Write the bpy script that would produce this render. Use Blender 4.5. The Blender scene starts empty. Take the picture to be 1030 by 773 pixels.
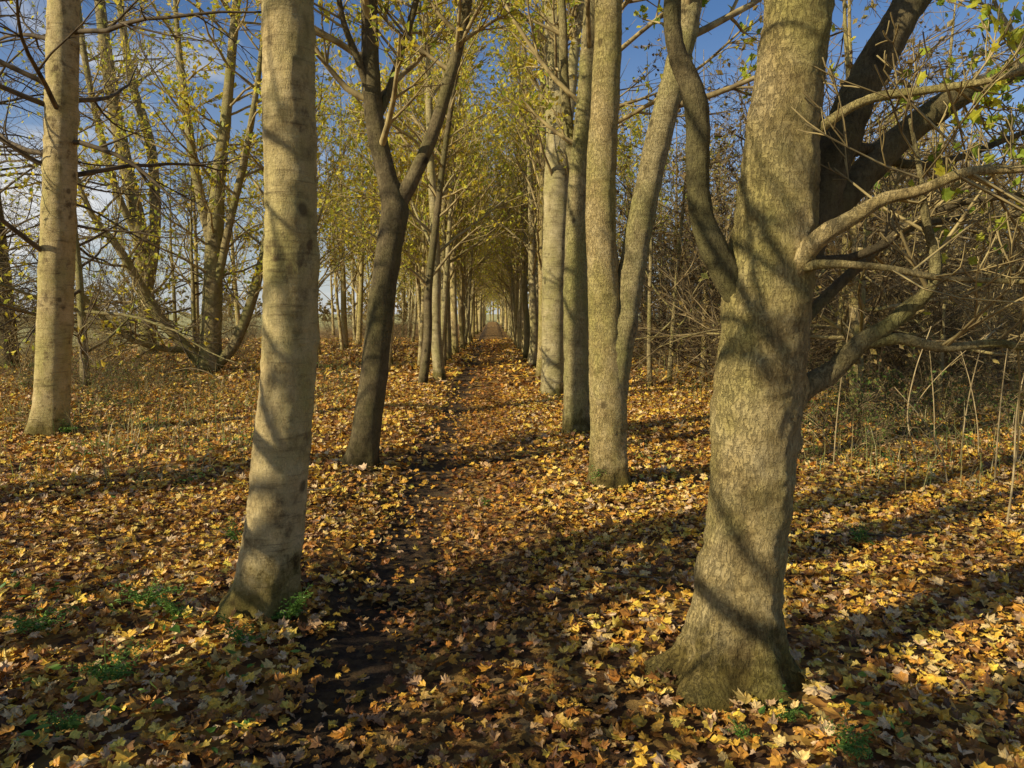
import bpy, math, random
import numpy as np
from mathutils import Vector, noise as mn
rng = np.random.default_rng(11); random.seed(11)
SC = bpy.context.scene; COL = SC.collection
F_PX = 750.0; CX, CY = 515.0, 386.5
PITCH = math.radians(5.45); CAMZ = 1.6
cp, sp = math.cos(PITCH), math.sin(PITCH)

# ------------------------------------------------------------------ terrain and measuring helpers
MOUNDS = [(0.93, 3.15, .06, .45), (-1.35, 4.1, .05, .5)]
def rut(y): return -.64 + .01*np.sin(np.asarray(y)*1.3) - .005*np.clip(np.asarray(y)-6, 0, 12)
def gz(x, y):
    x = np.asarray(x, float); y = np.asarray(y, float)
    d2 = x*x + y*y
    fade = 1/(1 + d2/400)
    u = x + .024*y
    z = (.035*np.sin(x*.9 + .3*y) + .03*np.sin(y*.7 - x*.4 + 1) + .012*np.sin(3.1*x+1.3*y) + .012*np.sin(2.3*y-2.9*x))*fade
    z = z - (.09*np.exp(-((u+.25)/.6)**2) + .05*np.exp(-((u-rut(y))/.25)**2))*(1/(1 + d2/2500))
    z = z + .07/(1+np.exp((u+1.15)*9))/(1 + d2/200)
    for mx, my, a, s in MOUNDS:
        z = z + a*np.exp(-((x-mx)**2 + (y-my)**2)/s**2)
    return z
def ray(px, py):
    u = (px-CX)/F_PX; v = (CY-py)/F_PX
    return u, cp + v*sp, -sp + v*cp
def P(px, py, d):                      # the point at forward distance d seen at a photo position, and its axis depth
    a, b, c = ray(px, py); t = d/b
    return np.array([a*t, d, CAMZ + c*t]), t
def G(px, py):
    a, b, c = ray(px, py); z = 0.0
    for _ in range(12):
        t = (z-CAMZ)/c; z = .5*z+.5*float(gz(a*t, b*t))
    t = (z-CAMZ)/c
    return np.array([a*t, b*t, z])

# ------------------------------------------------------------------ mesh builder
class MB:
    def __init__(s): s.v = []; s.f = []; s.n = 0
    def add(s, v, f):
        s.v.append(np.asarray(v, float)); s.f.append(np.asarray(f, int)+s.n); s.n += len(v)
    def tube(s, pts, rad, n, lump=0, seed=0, flare=None, cap=True):
        pts = np.asarray(pts, float); rad = np.asarray(rad, float); N = len(pts)
        t = np.gradient(pts, axis=0); t /= np.linalg.norm(t, axis=1, keepdims=True)+1e-9
        ref = np.zeros(3); ref[np.argmin(np.abs(t.mean(0)))] = 1
        a = np.cross(t, ref); a /= np.linalg.norm(a, axis=1, keepdims=True)+1e-9
        b = np.cross(t, a)
        th = np.linspace(0, 2*np.pi, n, endpoint=False)
        R = np.repeat(rad[:, None], n, 1)
        if flare is not None:
            z0, amt, hh, lob, ph = flare
            h = np.maximum(pts[:, 2]-z0, 0)
            f = np.exp(-h/hh)[:, None]
            lobes = .45 + .55*np.cos(lob*th+ph+.9*np.sin(2*th+ph))[None, :]
            R = R*(1 + amt*f*(.35+.9*np.maximum(lobes, -.1)))
            g = np.exp(-h/(hh*5))[:, None]
            R = R*(1 + .04*g*np.cos(lob*th+ph+.9*np.sin(2*th+ph))[None, :])
        dirs = np.cos(th)[None, :, None]*a[:, None, :] + np.sin(th)[None, :, None]*b[:, None, :]
        if lump:
            base = pts[:, None, :] + R[:, :, None]*dirs
            L = np.empty_like(R)
            for i in range(N):
                for j in range(n):
                    x, y, z = base[i, j]
                    k = mn.noise((x*9+seed, y*9, z*6+seed)); k = max(0, k-.28)*1.9
                    L[i, j] = .5*mn.noise((x*5+seed, y*5, z*2.6)) + .32*mn.noise((x*12+seed, y*12, z*19)) + .28*mn.noise((x*30, y*30+seed, z*40)) + k
            R = R*(1 + lump*L)
        V = (pts[:, None, :] + R[:, :, None]*dirs).reshape(-1, 3)
        i = np.arange(N-1)[:, None]*n; j = np.arange(n)[None, :]; j2 = (j+1) % n
        Fq = np.stack([i+j, i+j2, i+n+j2, i+n+j], -1).reshape(-1, 4)
        s.add(V, Fq)
        if cap and n > 3:
            off = s.n - n
            tip = pts[-1] + t[-1]*rad[-1]*.8
            s.v.append(tip[None, :]); k = s.n; s.n += 1
            jj = np.arange(n)
            s.f.append(np.stack([off+jj, off+(jj+1) % n, np.full(n, k)], -1))
    def leaves(s, tpl, faces, pos, size, tilt, curl=.35, nrm=None):
        pos = np.asarray(pos, float); N = len(pos)
        if N == 0: return
        size = np.asarray(size, float)
        az = rng.uniform(0, 2*np.pi, N)
        tl = np.abs(rng.normal(0, tilt, N)) if tilt < 3 else np.arccos(rng.uniform(-1, 1, N))
        n = np.stack([np.sin(tl)*np.cos(az), np.sin(tl)*np.sin(az), np.cos(tl)], -1)
        r = rng.normal(size=(N, 3)); u = np.cross(n, r); u /= np.linalg.norm(u, axis=1, keepdims=True)+1e-9
        w = np.cross(n, u)
        T = np.asarray(tpl, float)
        c1 = rng.normal(0, curl, N)[:, None]; c2 = rng.normal(0, curl, N)[:, None]; c3 = rng.uniform(-.3, .9, N)[:, None]*curl*1.6
        X = T[None, :, 0]*rng.uniform(.65, 1.08, N)[:, None]; Y = np.repeat(T[None, :, 1], N, 0)
        Z = c1*X*X + c2*Y*Y + c3*np.abs(X) + rng.normal(0, .07, (N, len(T)))
        V = pos[:, None, :] + size[:, None, None]*(X[..., None]*u[:, None, :] + Y[..., None]*w[:, None, :] + Z[..., None]*n[:, None, :])
        F_ = (np.asarray(faces, int)[None] + (np.arange(N)*len(T))[:, None, None]).reshape(-1, len(faces[0]))
        s.add(V.reshape(-1, 3), F_)
    def build(s, name, mat, parent=None, origin=None, smooth=True):
        V = np.concatenate(s.v)
        if origin is not None: V = V - np.asarray(origin)[None]
        me = bpy.data.meshes.new(name)
        me.vertices.add(len(V)); me.vertices.foreach_set('co', V.astype(np.float32).ravel())
        loops = np.concatenate([f.ravel() for f in s.f]); tot = np.concatenate([np.full(len(f), f.shape[1]) for f in s.f])
        st = np.concatenate([[0], np.cumsum(tot)[:-1]])
        me.loops.add(len(loops)); me.loops.foreach_set('vertex_index', loops.astype(np.int32))
        me.polygons.add(len(tot)); me.polygons.foreach_set('loop_start', st.astype(np.int32))
        me.polygons.foreach_set('use_smooth', np.full(len(tot), smooth))
        me.update(calc_edges=True); me.validate()
        me.materials.append(mat)
        o = bpy.data.objects.new(name, me); COL.objects.link(o)
        if parent is not None: o.parent = parent
        return o

def polar(pts):
    V = [(0, 0, 0)] + [(r*math.cos(math.radians(a)), r*math.sin(math.radians(a)), 0) for a, r in pts]
    n = len(pts)
    return np.array(V), np.array([(0, 1+i, 1+(i+1) % n) for i in range(n)])
hp = [(73, .74), (60, .68), (52, .8), (44, .96), (34, .74), (20, .62), (8, .74), (0, .78), (-14, .6), (-40, .5), (-70, .38)]
MAPLE = polar([(90, 1.0)] + [(180-a, r) for a, r in hp] + [(-90, .18)] + [(a, r) for a, r in hp[::-1]])
MAPLE_S = polar([(90, 1.0), (118, .65), (138, .93), (163, .62), (182, .78), (230, .48), (270, .2), (310, .48), (-2, .78), (17, .62), (42, .93), (62, .65)])
DIA = (np.array([(0, -1, 0), (.62, -.1, .12), (0, 1, 0), (-.62, -.1, .12)], float), np.array([(0, 1, 2, 3)]))
OVAL = (np.array([(0, -1, 0), (.45, -.3, .1), (.35, .4, .08), (0, 1, 0), (-.35, .4, .08), (-.45, -.3, .1)], float), np.array([(0, 1, 2, 3), (0, 3, 4, 5)]))

# ------------------------------------------------------------------ materials
def mat(name):
    m = bpy.data.materials.new(name); m.use_nodes = True
    nt = m.node_tree; nt.nodes.clear()
    out = nt.nodes.new('ShaderNodeOutputMaterial'); return m, nt, out
def N(nt, t, **kw):
    n = nt.nodes.new(t)
    for k, v in kw.items():
        if k.startswith('i_'): n.inputs[int(k[2:]) if k[2:].isdigit() else k[2:].replace('_', ' ')].default_value = v
        else: setattr(n, k, v)
    return n
def ramp(nt, stops, fac=None, interp='LINEAR'):
    r = nt.nodes.new('ShaderNodeValToRGB'); cr = r.color_ramp; cr.interpolation = interp
    while len(cr.elements) < len(stops): cr.elements.new(.5)
    for e, (p, c) in zip(cr.elements, stops):
        e.position = p; e.color = (c[0], c[1], c[2], 1) if not isinstance(c, (int, float)) else (c, c, c, 1)
    if fac is not None: nt.links.new(fac, r.inputs[0])
    return r
def mixc(nt, a, b, fac, blend='MIX'):
    m = nt.nodes.new('ShaderNodeMix'); m.data_type = 'RGBA'; m.blend_type = blend
    for sock, val in ((m.inputs[6], a), (m.inputs[7], b), (m.inputs[0], fac)):
        if hasattr(val, 'is_linked'): nt.links.new(val, sock)
        elif isinstance(val, (int, float)): sock.default_value = val
        else: sock.default_value = (*val, 1)
    return m.outputs[2]

def bark(name, dark, mid, pale, green, fiss=.5, rings=.3, rough=.9, fs=1.0, blot=.5, bstr=.7):
    m, nt, out = mat(name); L = nt.links
    tc = N(nt, 'ShaderNodeTexCoord'); oi = N(nt, 'ShaderNodeObjectInfo')
    add = N(nt, 'ShaderNodeVectorMath', operation='ADD'); L.new(tc.outputs['Object'], add.inputs[0])
    sc = N(nt, 'ShaderNodeVectorMath', operation='SCALE'); sc.inputs[0].default_value = (7, 3, 11); L.new(oi.outputs['Random'], sc.inputs[3]); L.new(sc.outputs[0], add.inputs[1])
    def mp(s):
        q = N(nt, 'ShaderNodeMapping'); q.inputs['Scale'].default_value = s; L.new(add.outputs[0], q.inputs[0]); return q.outputs[0]
    n1 = N(nt, 'ShaderNodeTexNoise', i_Scale=7.0*fs, i_Detail=10.0, i_Roughness=.66); L.new(mp((1, 1, .9)), n1.inputs['Vector'])
    n2 = N(nt, 'ShaderNodeTexNoise', i_Scale=2.2, i_Detail=5.0, i_Roughness=.6); L.new(mp((1, 1, .7)), n2.inputs['Vector'])
    n3 = N(nt, 'ShaderNodeTexNoise', i_Scale=3.0, i_Detail=7.0, i_Roughness=.72); L.new(mp((1, 1, 10)), n3.inputs['Vector'])
    n4 = N(nt, 'ShaderNodeTexNoise', i_Scale=5.0, i_Detail=7.0, i_Roughness=.7); L.new(mp((1.2, 1.2, 1)), n4.inputs['Vector'])
    nf = N(nt, 'ShaderNodeTexNoise', i_Scale=75.0*fs, i_Detail=6.0, i_Roughness=.65, i_Distortion=.8); L.new(mp((1, 1, .4)), nf.inputs['Vector'])
    fine = N(nt, 'ShaderNodeTexNoise', i_Scale=170.0, i_Detail=5.0, i_Roughness=.75); L.new(mp((1, 1, .9)), fine.inputs['Vector'])
    kv = N(nt, 'ShaderNodeTexVoronoi', i_Scale=3.6); L.new(mp((1, 1, .8)), kv.inputs['Vector'])
    base = ramp(nt, [(.3, dark), (.44, mid), (.66, pale)], n1.outputs['Fac'])
    gm = ramp(nt, [(.42, 0.0), (.62, .8)], n2.outputs['Fac'])
    c = mixc(nt, base.outputs[0], green, gm.outputs[0])
    fm = ramp(nt, [(.38, 1.0), (.52, .0)], nf.outputs['Fac'])
    mul = N(nt, 'ShaderNodeMath', operation='MULTIPLY', i_1=fiss*.6); L.new(fm.outputs[0], mul.inputs[0])
    c = mixc(nt, c, tuple(x*.7 for x in dark), mul.outputs[0])
    rm = ramp(nt, [(.54, 0.0), (.68, 1.0)], n3.outputs['Fac'])
    mr = N(nt, 'ShaderNodeMath', operation='MULTIPLY', i_1=rings); L.new(rm.outputs[0], mr.inputs[0])
    c = mixc(nt, c, tuple(x*.7 for x in dark), mr.outputs[0])
    bm_ = ramp(nt, [(.55, 0.0), (.66, 1.0)], n4.outputs['Fac'])
    mb_ = N(nt, 'ShaderNodeMath', operation='MULTIPLY', i_1=blot); L.new(bm_.outputs[0], mb_.inputs[0])
    c = mixc(nt, c, dark, mb_.outputs[0])
    kr = ramp(nt, [(.07, .75), (.13, 0.0)], kv.outputs['Distance'])      # knots and scars
    c = mixc(nt, c, tuple(x*.6 for x in dark), kr.outputs[0])
    fr = ramp(nt, [(.3, .65), (.62, 1.15)], fine.outputs['Fac'])
    c = mixc(nt, c, fr.outputs[0], .7, 'MULTIPLY')
    ov = ramp(nt, [(0, .85), (1, 1.1)], oi.outputs['Random'])
    c = mixc(nt, c, ov.outputs[0], 1.0, 'MULTIPLY')
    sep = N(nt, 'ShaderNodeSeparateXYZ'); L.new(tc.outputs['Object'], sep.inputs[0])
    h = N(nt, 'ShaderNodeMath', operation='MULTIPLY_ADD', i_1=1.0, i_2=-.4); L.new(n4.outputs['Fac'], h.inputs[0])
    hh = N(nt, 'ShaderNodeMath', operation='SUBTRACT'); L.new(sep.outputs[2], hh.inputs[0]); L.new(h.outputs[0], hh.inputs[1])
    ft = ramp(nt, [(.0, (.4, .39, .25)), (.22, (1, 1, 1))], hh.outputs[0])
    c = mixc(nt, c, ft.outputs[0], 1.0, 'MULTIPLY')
    b = N(nt, 'ShaderNodeBsdfPrincipled', i_Roughness=rough); L.new(c, b.inputs['Base Color']); b.inputs['Specular IOR Level'].default_value = .2
    hm = N(nt, 'ShaderNodeMath', operation='MULTIPLY_ADD', i_1=-1.1*fiss); L.new(fm.outputs[0], hm.inputs[0])
    hm2 = N(nt, 'ShaderNodeMath', operation='MULTIPLY_ADD', i_1=1.4); L.new(n1.outputs['Fac'], hm2.inputs[0])
    hm3 = N(nt, 'ShaderNodeMath', operation='MULTIPLY', i_1=.5); L.new(fine.outputs['Fac'], hm3.inputs[0]); L.new(hm3.outputs[0], hm2.inputs[2]); L.new(hm2.outputs[0], hm.inputs[2])
    hr = N(nt, 'ShaderNodeMath', operation='MULTIPLY_ADD', i_1=1.2); L.new(n3.outputs['Fac'], hr.inputs[0]); L.new(hm.outputs[0], hr.inputs[2])
    bp = N(nt, 'ShaderNodeBump', i_Strength=bstr, i_Distance=.018); L.new(hr.outputs[0], bp.inputs['Height']); L.new(bp.outputs[0], b.inputs['Normal'])
    L.new(b.outputs[0], out.inputs[0]); return m
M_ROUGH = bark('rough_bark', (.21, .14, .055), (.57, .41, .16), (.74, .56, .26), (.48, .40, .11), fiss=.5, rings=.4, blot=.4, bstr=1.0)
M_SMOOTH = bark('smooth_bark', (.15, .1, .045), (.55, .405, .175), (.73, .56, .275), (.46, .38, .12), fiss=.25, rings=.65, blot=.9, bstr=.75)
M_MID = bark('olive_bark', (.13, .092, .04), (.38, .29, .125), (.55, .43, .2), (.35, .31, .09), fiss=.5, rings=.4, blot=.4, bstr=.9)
M_DARK_SHADED = bark('dark_shaded_bark', (.05, .036, .018), (.165, .12, .058), (.28, .21, .1), (.175, .148, .05), fiss=.5, rings=.35)  # also paints shade into the right tree's limbs and the forked left tree
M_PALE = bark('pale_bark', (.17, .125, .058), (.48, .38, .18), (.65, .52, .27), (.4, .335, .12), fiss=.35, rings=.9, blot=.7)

def simple(name, col, col2, scale=8, rough=.8):
    m, nt, out = mat(name); L = nt.links
    tc = N(nt, 'ShaderNodeTexCoord'); n = N(nt, 'ShaderNodeTexNoise', i_Scale=float(scale), i_Detail=5.0); L.new(tc.outputs['Object'], n.inputs['Vector'])
    r = ramp(nt, [(.35, col), (.65, col2)], n.outputs['Fac'])
    b = N(nt, 'ShaderNodeBsdfPrincipled', i_Roughness=rough); L.new(r.outputs[0], b.inputs['Base Color']); b.inputs['Specular IOR Level'].default_value = .25
    L.new(b.outputs[0], out.inputs[0]); return m
M_TWIG = simple('twig_bark', (.2, .14, .06), (.52, .39, .16))
M_TWIG_D = simple('dark_twig_bark', (.06, .042, .022), (.17, .12, .06))
M_THICK = simple('thicket_bark', (.045, .031, .015), (.42, .3, .135), scale=3)
M_STRAW = simple('dry_stalk', (.28, .2, .09), (.58, .43, .21))

def leafmat(name, stops, trans=.35, rough=.5, blotch=.5, spec=.35, floor=False):
    m, nt, out = mat(name); L = nt.links
    g = N(nt, 'ShaderNodeNewGeometry')
    r = ramp(nt, stops, g.outputs['Random Per Island'])
    n = N(nt, 'ShaderNodeTexNoise', i_Scale=55.0, i_Detail=4.0); L.new(g.outputs['Position'], n.inputs['Vector'])
    nr = ramp(nt, [(.35, 1-blotch), (.62, 1.1)], n.outputs['Fac'])
    c = mixc(nt, r.outputs[0], nr.outputs[0], 1.0, 'MULTIPLY')
    if floor:      # patches of older leaves, and leaves trodden brown along the path
        n2 = N(nt, 'ShaderNodeTexNoise', i_Scale=.8, i_Detail=5.0, i_Roughness=.65); L.new(g.outputs['Position'], n2.inputs['Vector'])
        pr = ramp(nt, [(.38, (.6, .52, .48)), (.52, (1, 1, 1))], n2.outputs['Fac'])
        c = mixc(nt, c, pr.outputs[0], .55, 'MULTIPLY')
        sx = N(nt, 'ShaderNodeSeparateXYZ'); L.new(g.outputs['Position'], sx.inputs[0])
        u = N(nt, 'ShaderNodeMath', operation='MULTIPLY_ADD', i_1=.024); L.new(sx.outputs[1], u.inputs[0]); L.new(sx.outputs[0], u.inputs[2])
        nw = N(nt, 'ShaderNodeMath', operation='MULTIPLY_ADD', i_1=.6); L.new(n2.outputs['Fac'], nw.inputs[0]); L.new(u.outputs[0], nw.inputs[2])
        ab = N(nt, 'ShaderNodeMath', operation='SUBTRACT', i_1=.06); L.new(nw.outputs[0], ab.inputs[0])
        ab2 = N(nt, 'ShaderNodeMath', operation='ABSOLUTE'); L.new(ab.outputs[0], ab2.inputs[0])
        tr = ramp(nt, [(.35, (.84, .72, .64)), (.75, (1, 1, 1))], ab2.outputs[0])
        c = mixc(nt, c, tr.outputs[0], 1.0, 'MULTIPLY')
    b = N(nt, 'ShaderNodeBsdfPrincipled', i_Roughness=rough); L.new(c, b.inputs['Base Color']); b.inputs['Specular IOR Level'].default_value = spec
    if trans <= 0: L.new(b.outputs[0], out.inputs[0]); return m
    t = N(nt, 'ShaderNodeBsdfTranslucent'); L.new(c, t.inputs[0])
    mx = N(nt, 'ShaderNodeMixShader', i_0=trans); L.new(b.outputs[0], mx.inputs[1]); L.new(t.outputs[0], mx.inputs[2])
    L.new(mx.outputs[0], out.inputs[0]); return m
M_LITTER = leafmat('fallen_leaves', [(0, (.13, .058, .02)), (.12, (.32, .135, .036)), (.26, (.60, .26, .045)), (.40, (.80, .40, .055)),
                    (.54, (.93, .55, .065)), (.66, (.95, .67, .085)), (.76, (.9, .62, .22)), (.86, (.82, .56, .3)), (.94, (.54, .3, .12)), (1, (.95, .75, .1))], trans=.06, blotch=.4, floor=True)
M_LEAF = leafmat('canopy_leaves', [(0, (.34, .4, .045)), (.25, (.56, .56, .055)), (.5, (.82, .72, .07)), (.8, (.88, .7, .06)), (1, (.62, .4, .06))], trans=.5, blotch=.15)
M_LEAFG = leafmat('green_canopy_leaves', [(0, (.2, .3, .035)), (.4, (.42, .5, .05)), (.75, (.66, .64, .06)), (1, (.82, .68, .065))], trans=.5, blotch=.2)
M_BROWNLEAF = leafmat('brown_leaves', [(0, (.13, .075, .025)), (.5, (.34, .22, .065)), (.8, (.45, .33, .09)), (1, (.2, .24, .05))], trans=.35, blotch=.3)
M_BRAMBLE = leafmat('bramble_leaves', [(0, (.07, .12, .02)), (.4, (.18, .26, .045)), (.7, (.32, .24, .07)), (1, (.26, .13, .05))], trans=.3, blotch=.3)
M_HERB = leafmat('green_herb', [(0, (.09, .19, .03)), (.6, (.17, .32, .045)), (1, (.3, .42, .08))], trans=.35, blotch=.2)
M_GRASS = leafmat('dry_grass', [(0, (.18, .24, .05)), (.5, (.42, .31, .12)), (.8, (.56, .43, .19)), (1, (.14, .27, .04))], trans=.25, blotch=.2)

def groundmat():
    m, nt, out = mat('leafy_ground'); L = nt.links
    g = N(nt, 'ShaderNodeNewGeometry')
    dn = N(nt, 'ShaderNodeTexNoise', i_Scale=9.0, i_Detail=3.0); L.new(g.outputs['Position'], dn.inputs['Vector'])
    wv = mixc(nt, g.outputs['Position'], dn.outputs['Color'], .06)
    v = N(nt, 'ShaderNodeTexVoronoi', i_Scale=16.0); L.new(wv, v.inputs['Vector'])
    sepc = N(nt, 'ShaderNodeSeparateColor'); L.new(v.outputs['Color'], sepc.inputs[0])
    lc = ramp(nt, [(0, (.07, .035, .016)), (.3, (.24, .11, .03)), (.55, (.5, .24, .05)), (.78, (.74, .43, .075)), (1, (.58, .37, .14))], sepc.outputs[0])
    n = N(nt, 'ShaderNodeTexNoise', i_Scale=1.1, i_Detail=6.0, i_Roughness=.65); L.new(g.outputs['Position'], n.inputs['Vector'])
    soil = ramp(nt, [(.3, (.032, .021, .013)), (.7, (.09, .058, .032))], dn.outputs['Fac'])
    sm = ramp(nt, [(.42, .75), (.62, .15)], n.outputs['Fac'])
    c = mixc(nt, lc.outputs[0], soil.outputs[0], sm.outputs[0])
    sx = N(nt, 'ShaderNodeSeparateXYZ'); L.new(g.outputs['Position'], sx.inputs[0])
    a = N(nt, 'ShaderNodeMapRange', interpolation_type='SMOOTHSTEP'); a.inputs[1].default_value = -13; a.inputs[2].default_value = -26; L.new(sx.outputs[0], a.inputs[0])
    b2 = N(nt, 'ShaderNodeMapRange', interpolation_type='SMOOTHSTEP'); b2.inputs[1].default_value = 95; b2.inputs[2].default_value = 125; L.new(sx.outputs[1], b2.inputs[0])
    mx = N(nt, 'ShaderNodeMath', operation='MAXIMUM'); L.new(a.outputs[0], mx.inputs[0]); L.new(b2.outputs[0], mx.inputs[1])
    gr = ramp(nt, [(.3, (.34, .32, .1)), (.7, (.64, .54, .25))], n.outputs['Fac'])
    c = mixc(nt, c, gr.outputs[0], mx.outputs[0])
    b = N(nt, 'ShaderNodeBsdfPrincipled', i_Roughness=.9); L.new(c, b.inputs['Base Color']); b.inputs['Specular IOR Level'].default_value = .2
    hm = N(nt, 'ShaderNodeMath', operation='ADD'); L.new(v.outputs['Distance'], hm.inputs[0]); L.new(dn.outputs['Fac'], hm.inputs[1])
    bp = N(nt, 'ShaderNodeBump', i_Strength=.8, i_Distance=.03); L.new(hm.outputs[0], bp.inputs['Height']); L.new(bp.outputs[0], b.inputs['Normal'])
    L.new(b.outputs[0], out.inputs[0]); return m
def mudmat():
    m, nt, out = mat('trodden_mud'); L = nt.links
    g = N(nt, 'ShaderNodeNewGeometry')
    n = N(nt, 'ShaderNodeTexNoise', i_Scale=3.0, i_Detail=9.0, i_Roughness=.7); L.new(g.outputs['Position'], n.inputs['Vector'])
    n2 = N(nt, 'ShaderNodeTexNoise', i_Scale=26.0, i_Detail=8.0, i_Roughness=.75); L.new(g.outputs['Position'], n2.inputs['Vector'])
    wv = mixc(nt, g.outputs['Position'], n2.outputs['Color'], .03)
    v = N(nt, 'ShaderNodeTexVoronoi', i_Scale=20.0); L.new(wv, v.inputs['Vector'])
    sepc = N(nt, 'ShaderNodeSeparateColor'); L.new(v.outputs['Color'], sepc.inputs[0])
    lc = ramp(nt, [(.15, (.08, .045, .02)), (.45, (.3, .145, .042)), (.8, (.58, .33, .08)), (1, (.56, .37, .16))], sepc.outputs[0])
    soil = ramp(nt, [(.3, (.03, .02, .012)), (.5, (.07, .046, .027)), (.7, (.15, .1, .055))], n2.outputs['Fac'])
    # the bare rut runs along the left side of the path
    sx = N(nt, 'ShaderNodeSeparateXYZ'); L.new(g.outputs['Position'], sx.inputs[0])
    u = N(nt, 'ShaderNodeMath', operation='MULTIPLY_ADD', i_1=.028); L.new(sx.outputs[1], u.inputs[0]); L.new(sx.outputs[0], u.inputs[2])
    ad = N(nt, 'ShaderNodeMath', operation='MULTIPLY_ADD', i_1=.7); L.new(n.outputs['Fac'], ad.inputs[0]); L.new(u.outputs[0], ad.inputs[2])
    ru = N(nt, 'ShaderNodeMapRange', interpolation_type='SMOOTHSTEP'); ru.inputs[1].default_value = .1; ru.inputs[2].default_value = -.2; ru.inputs[3].default_value = .15; ru.inputs[4].default_value = .85; L.new(ad.outputs[0], ru.inputs[0])
    c = mixc(nt, lc.outputs[0], soil.outputs[0], ru.outputs[0])
    b = N(nt, 'ShaderNodeBsdfPrincipled', i_Roughness=.85); L.new(c, b.inputs['Base Color']); b.inputs['Specular IOR Level'].default_value = .2
    hm = N(nt, 'ShaderNodeMath', operation='ADD'); L.new(n.outputs['Fac'], hm.inputs[0]); L.new(n2.outputs['Fac'], hm.inputs[1])
    bp = N(nt, 'ShaderNodeBump', i_Strength=1.0, i_Distance=.06); L.new(hm.outputs[0], bp.inputs['Height']); L.new(bp.outputs[0], b.inputs['Normal'])
    L.new(b.outputs[0], out.inputs[0]); return m

# ------------------------------------------------------------------ tagging
def tag(o, label=None, cat=None, group=None, kind=None):
    if label: o['label'] = label
    if cat: o['category'] = cat
    if group: o['group'] = group
    if kind: o['kind'] = kind
    return o
def empty(name, loc=(0, 0, 0)):
    o = bpy.data.objects.new(name, None); COL.objects.link(o); o.location = loc; o.empty_display_size = .2; return o
def copy_tree(root):
    r = root.copy(); COL.objects.link(r)
    for ch in list(root.children):
        c = ch.copy(); COL.objects.link(c); c.parent = r
    return r

# ------------------------------------------------------------------ ground and path
def build_ground():
    n = 300; u = np.linspace(-1, 1, n); k = 6.7
    gx = 900*np.sinh(k*u)/math.sinh(k); gy = gx + 5
    X, Y = np.meshgrid(gx, gy); Z = gz(X, Y)
    V = np.stack([X, Y, Z], -1).reshape(-1, 3)
    i = np.arange(n-1)[:, None]*n; j = np.arange(n-1)[None, :]
    mb = MB(); mb.add(V, np.stack([i+j, i+j+1, i+n+j+1, i+n+j], -1).reshape(-1, 4))
    tag(mb.build('ground', groundmat()), kind='structure')
    ys = np.concatenate([np.arange(-2, 12, .07), np.geomspace(12, 120, 120)]); m = 34
    V = []
    for y in ys:
        lo = -1.0 + .1*mn.noise((y*1.1, 3.3, 0)) + .05*mn.noise((y*5, 1.3, 0)); hi = .6 + .2*mn.noise((y*.9, 8.1, 0)) + .08*mn.noise((y*5, 6.3, 0))
        for t in np.linspace(0, 1, m):
            uu = lo + (hi-lo)*t; x = uu - .024*y
            e = min(t, 1-t)*4; z = float(gz(x, y)) + (.012 + .0016*max(y, 0))*min(1, e+.3) + min(1, e)*(.022*mn.noise((x*4, y*4, 2)) + .012*mn.noise((x*11, y*11, 7)))*(y < 14)
            V.append((x, y, z - (.02 if t in (0, 1) else 0)))
    nn = len(ys); i = np.arange(nn-1)[:, None]*m; j = np.arange(m-1)[None, :]
    mb = MB(); mb.add(V, np.stack([i+j, i+j+1, i+m+j+1, i+m+j], -1).reshape(-1, 4))
    tag(mb.build('path', mudmat()), kind='structure')
build_ground()

# ------------------------------------------------------------------ fallen leaves
TRUNKS = []
def litter():
    mb = MB()
    def zone(y0, y1, dens, s0, s1, tpl, tilt, lift, margin):
        w = .72*y1+margin; n = int((y1-y0)*2*w*dens)
        y = rng.uniform(y0, y1, n); x = rng.uniform(-w, w, n)
        k0 = np.abs(x) < .72*y+margin; x, y = x[k0], y[k0]; n = len(x)
        u = x+.024*y
        nz = np.array([mn.noise((a*1.3, b*1.3, 5)) + .6*mn.noise((a*3.5, b*3.5, 9)) for a, b in zip(x, y)]) if n < 90000 else rng.normal(0, .3, n)
        mud = np.exp(-((u-rut(y)+.07*nz)/.24)**4)
        mid = np.exp(-((u+.1)/.45)**4)
        pr = 1 - .58*mud*np.clip(1.0-.9*nz, 0, 1.2) - .1*mid - .6*np.clip(-nz-.1, 0, 1)
        pr *= np.clip((x+20)/6, 0, 1)
        keep = rng.uniform(0, 1, n) < pr
        for tx, ty, tr in TRUNKS: keep &= (x-tx)**2+(y-ty)**2 > tr*tr
        x, y, mid, mud = x[keep], y[keep], mid[keep], mud[keep]
        z = gz(x, y) + rng.uniform(.008, lift, len(x)) + .0014*y + .014*np.maximum(mid, mud)
        mb.leaves(tpl[0], tpl[1], np.stack([x, y, z], -1), rng.uniform(s0, s1, len(x))*np.where(rng.uniform(0, 1, len(x)) < .1, 1.35, 1)*(1-.15*mid-.1*mud), tilt, curl=.42)
    zone(1.6, 6.8, 720, .021, .048, MAPLE, .4, .05, 1.4)
    zone(6.8, 16, 350, .028, .058, MAPLE_S, .42, .05, 1.2)
    zone(16, 44, 60, .05, .1, DIA, .48, .07, 1)
    tag(mb.build('leaf_litter', M_LITTER, smooth=False), 'yellow, orange and brown maple leaves carpeting the woodland floor', 'fallen leaves', kind='stuff')

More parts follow.
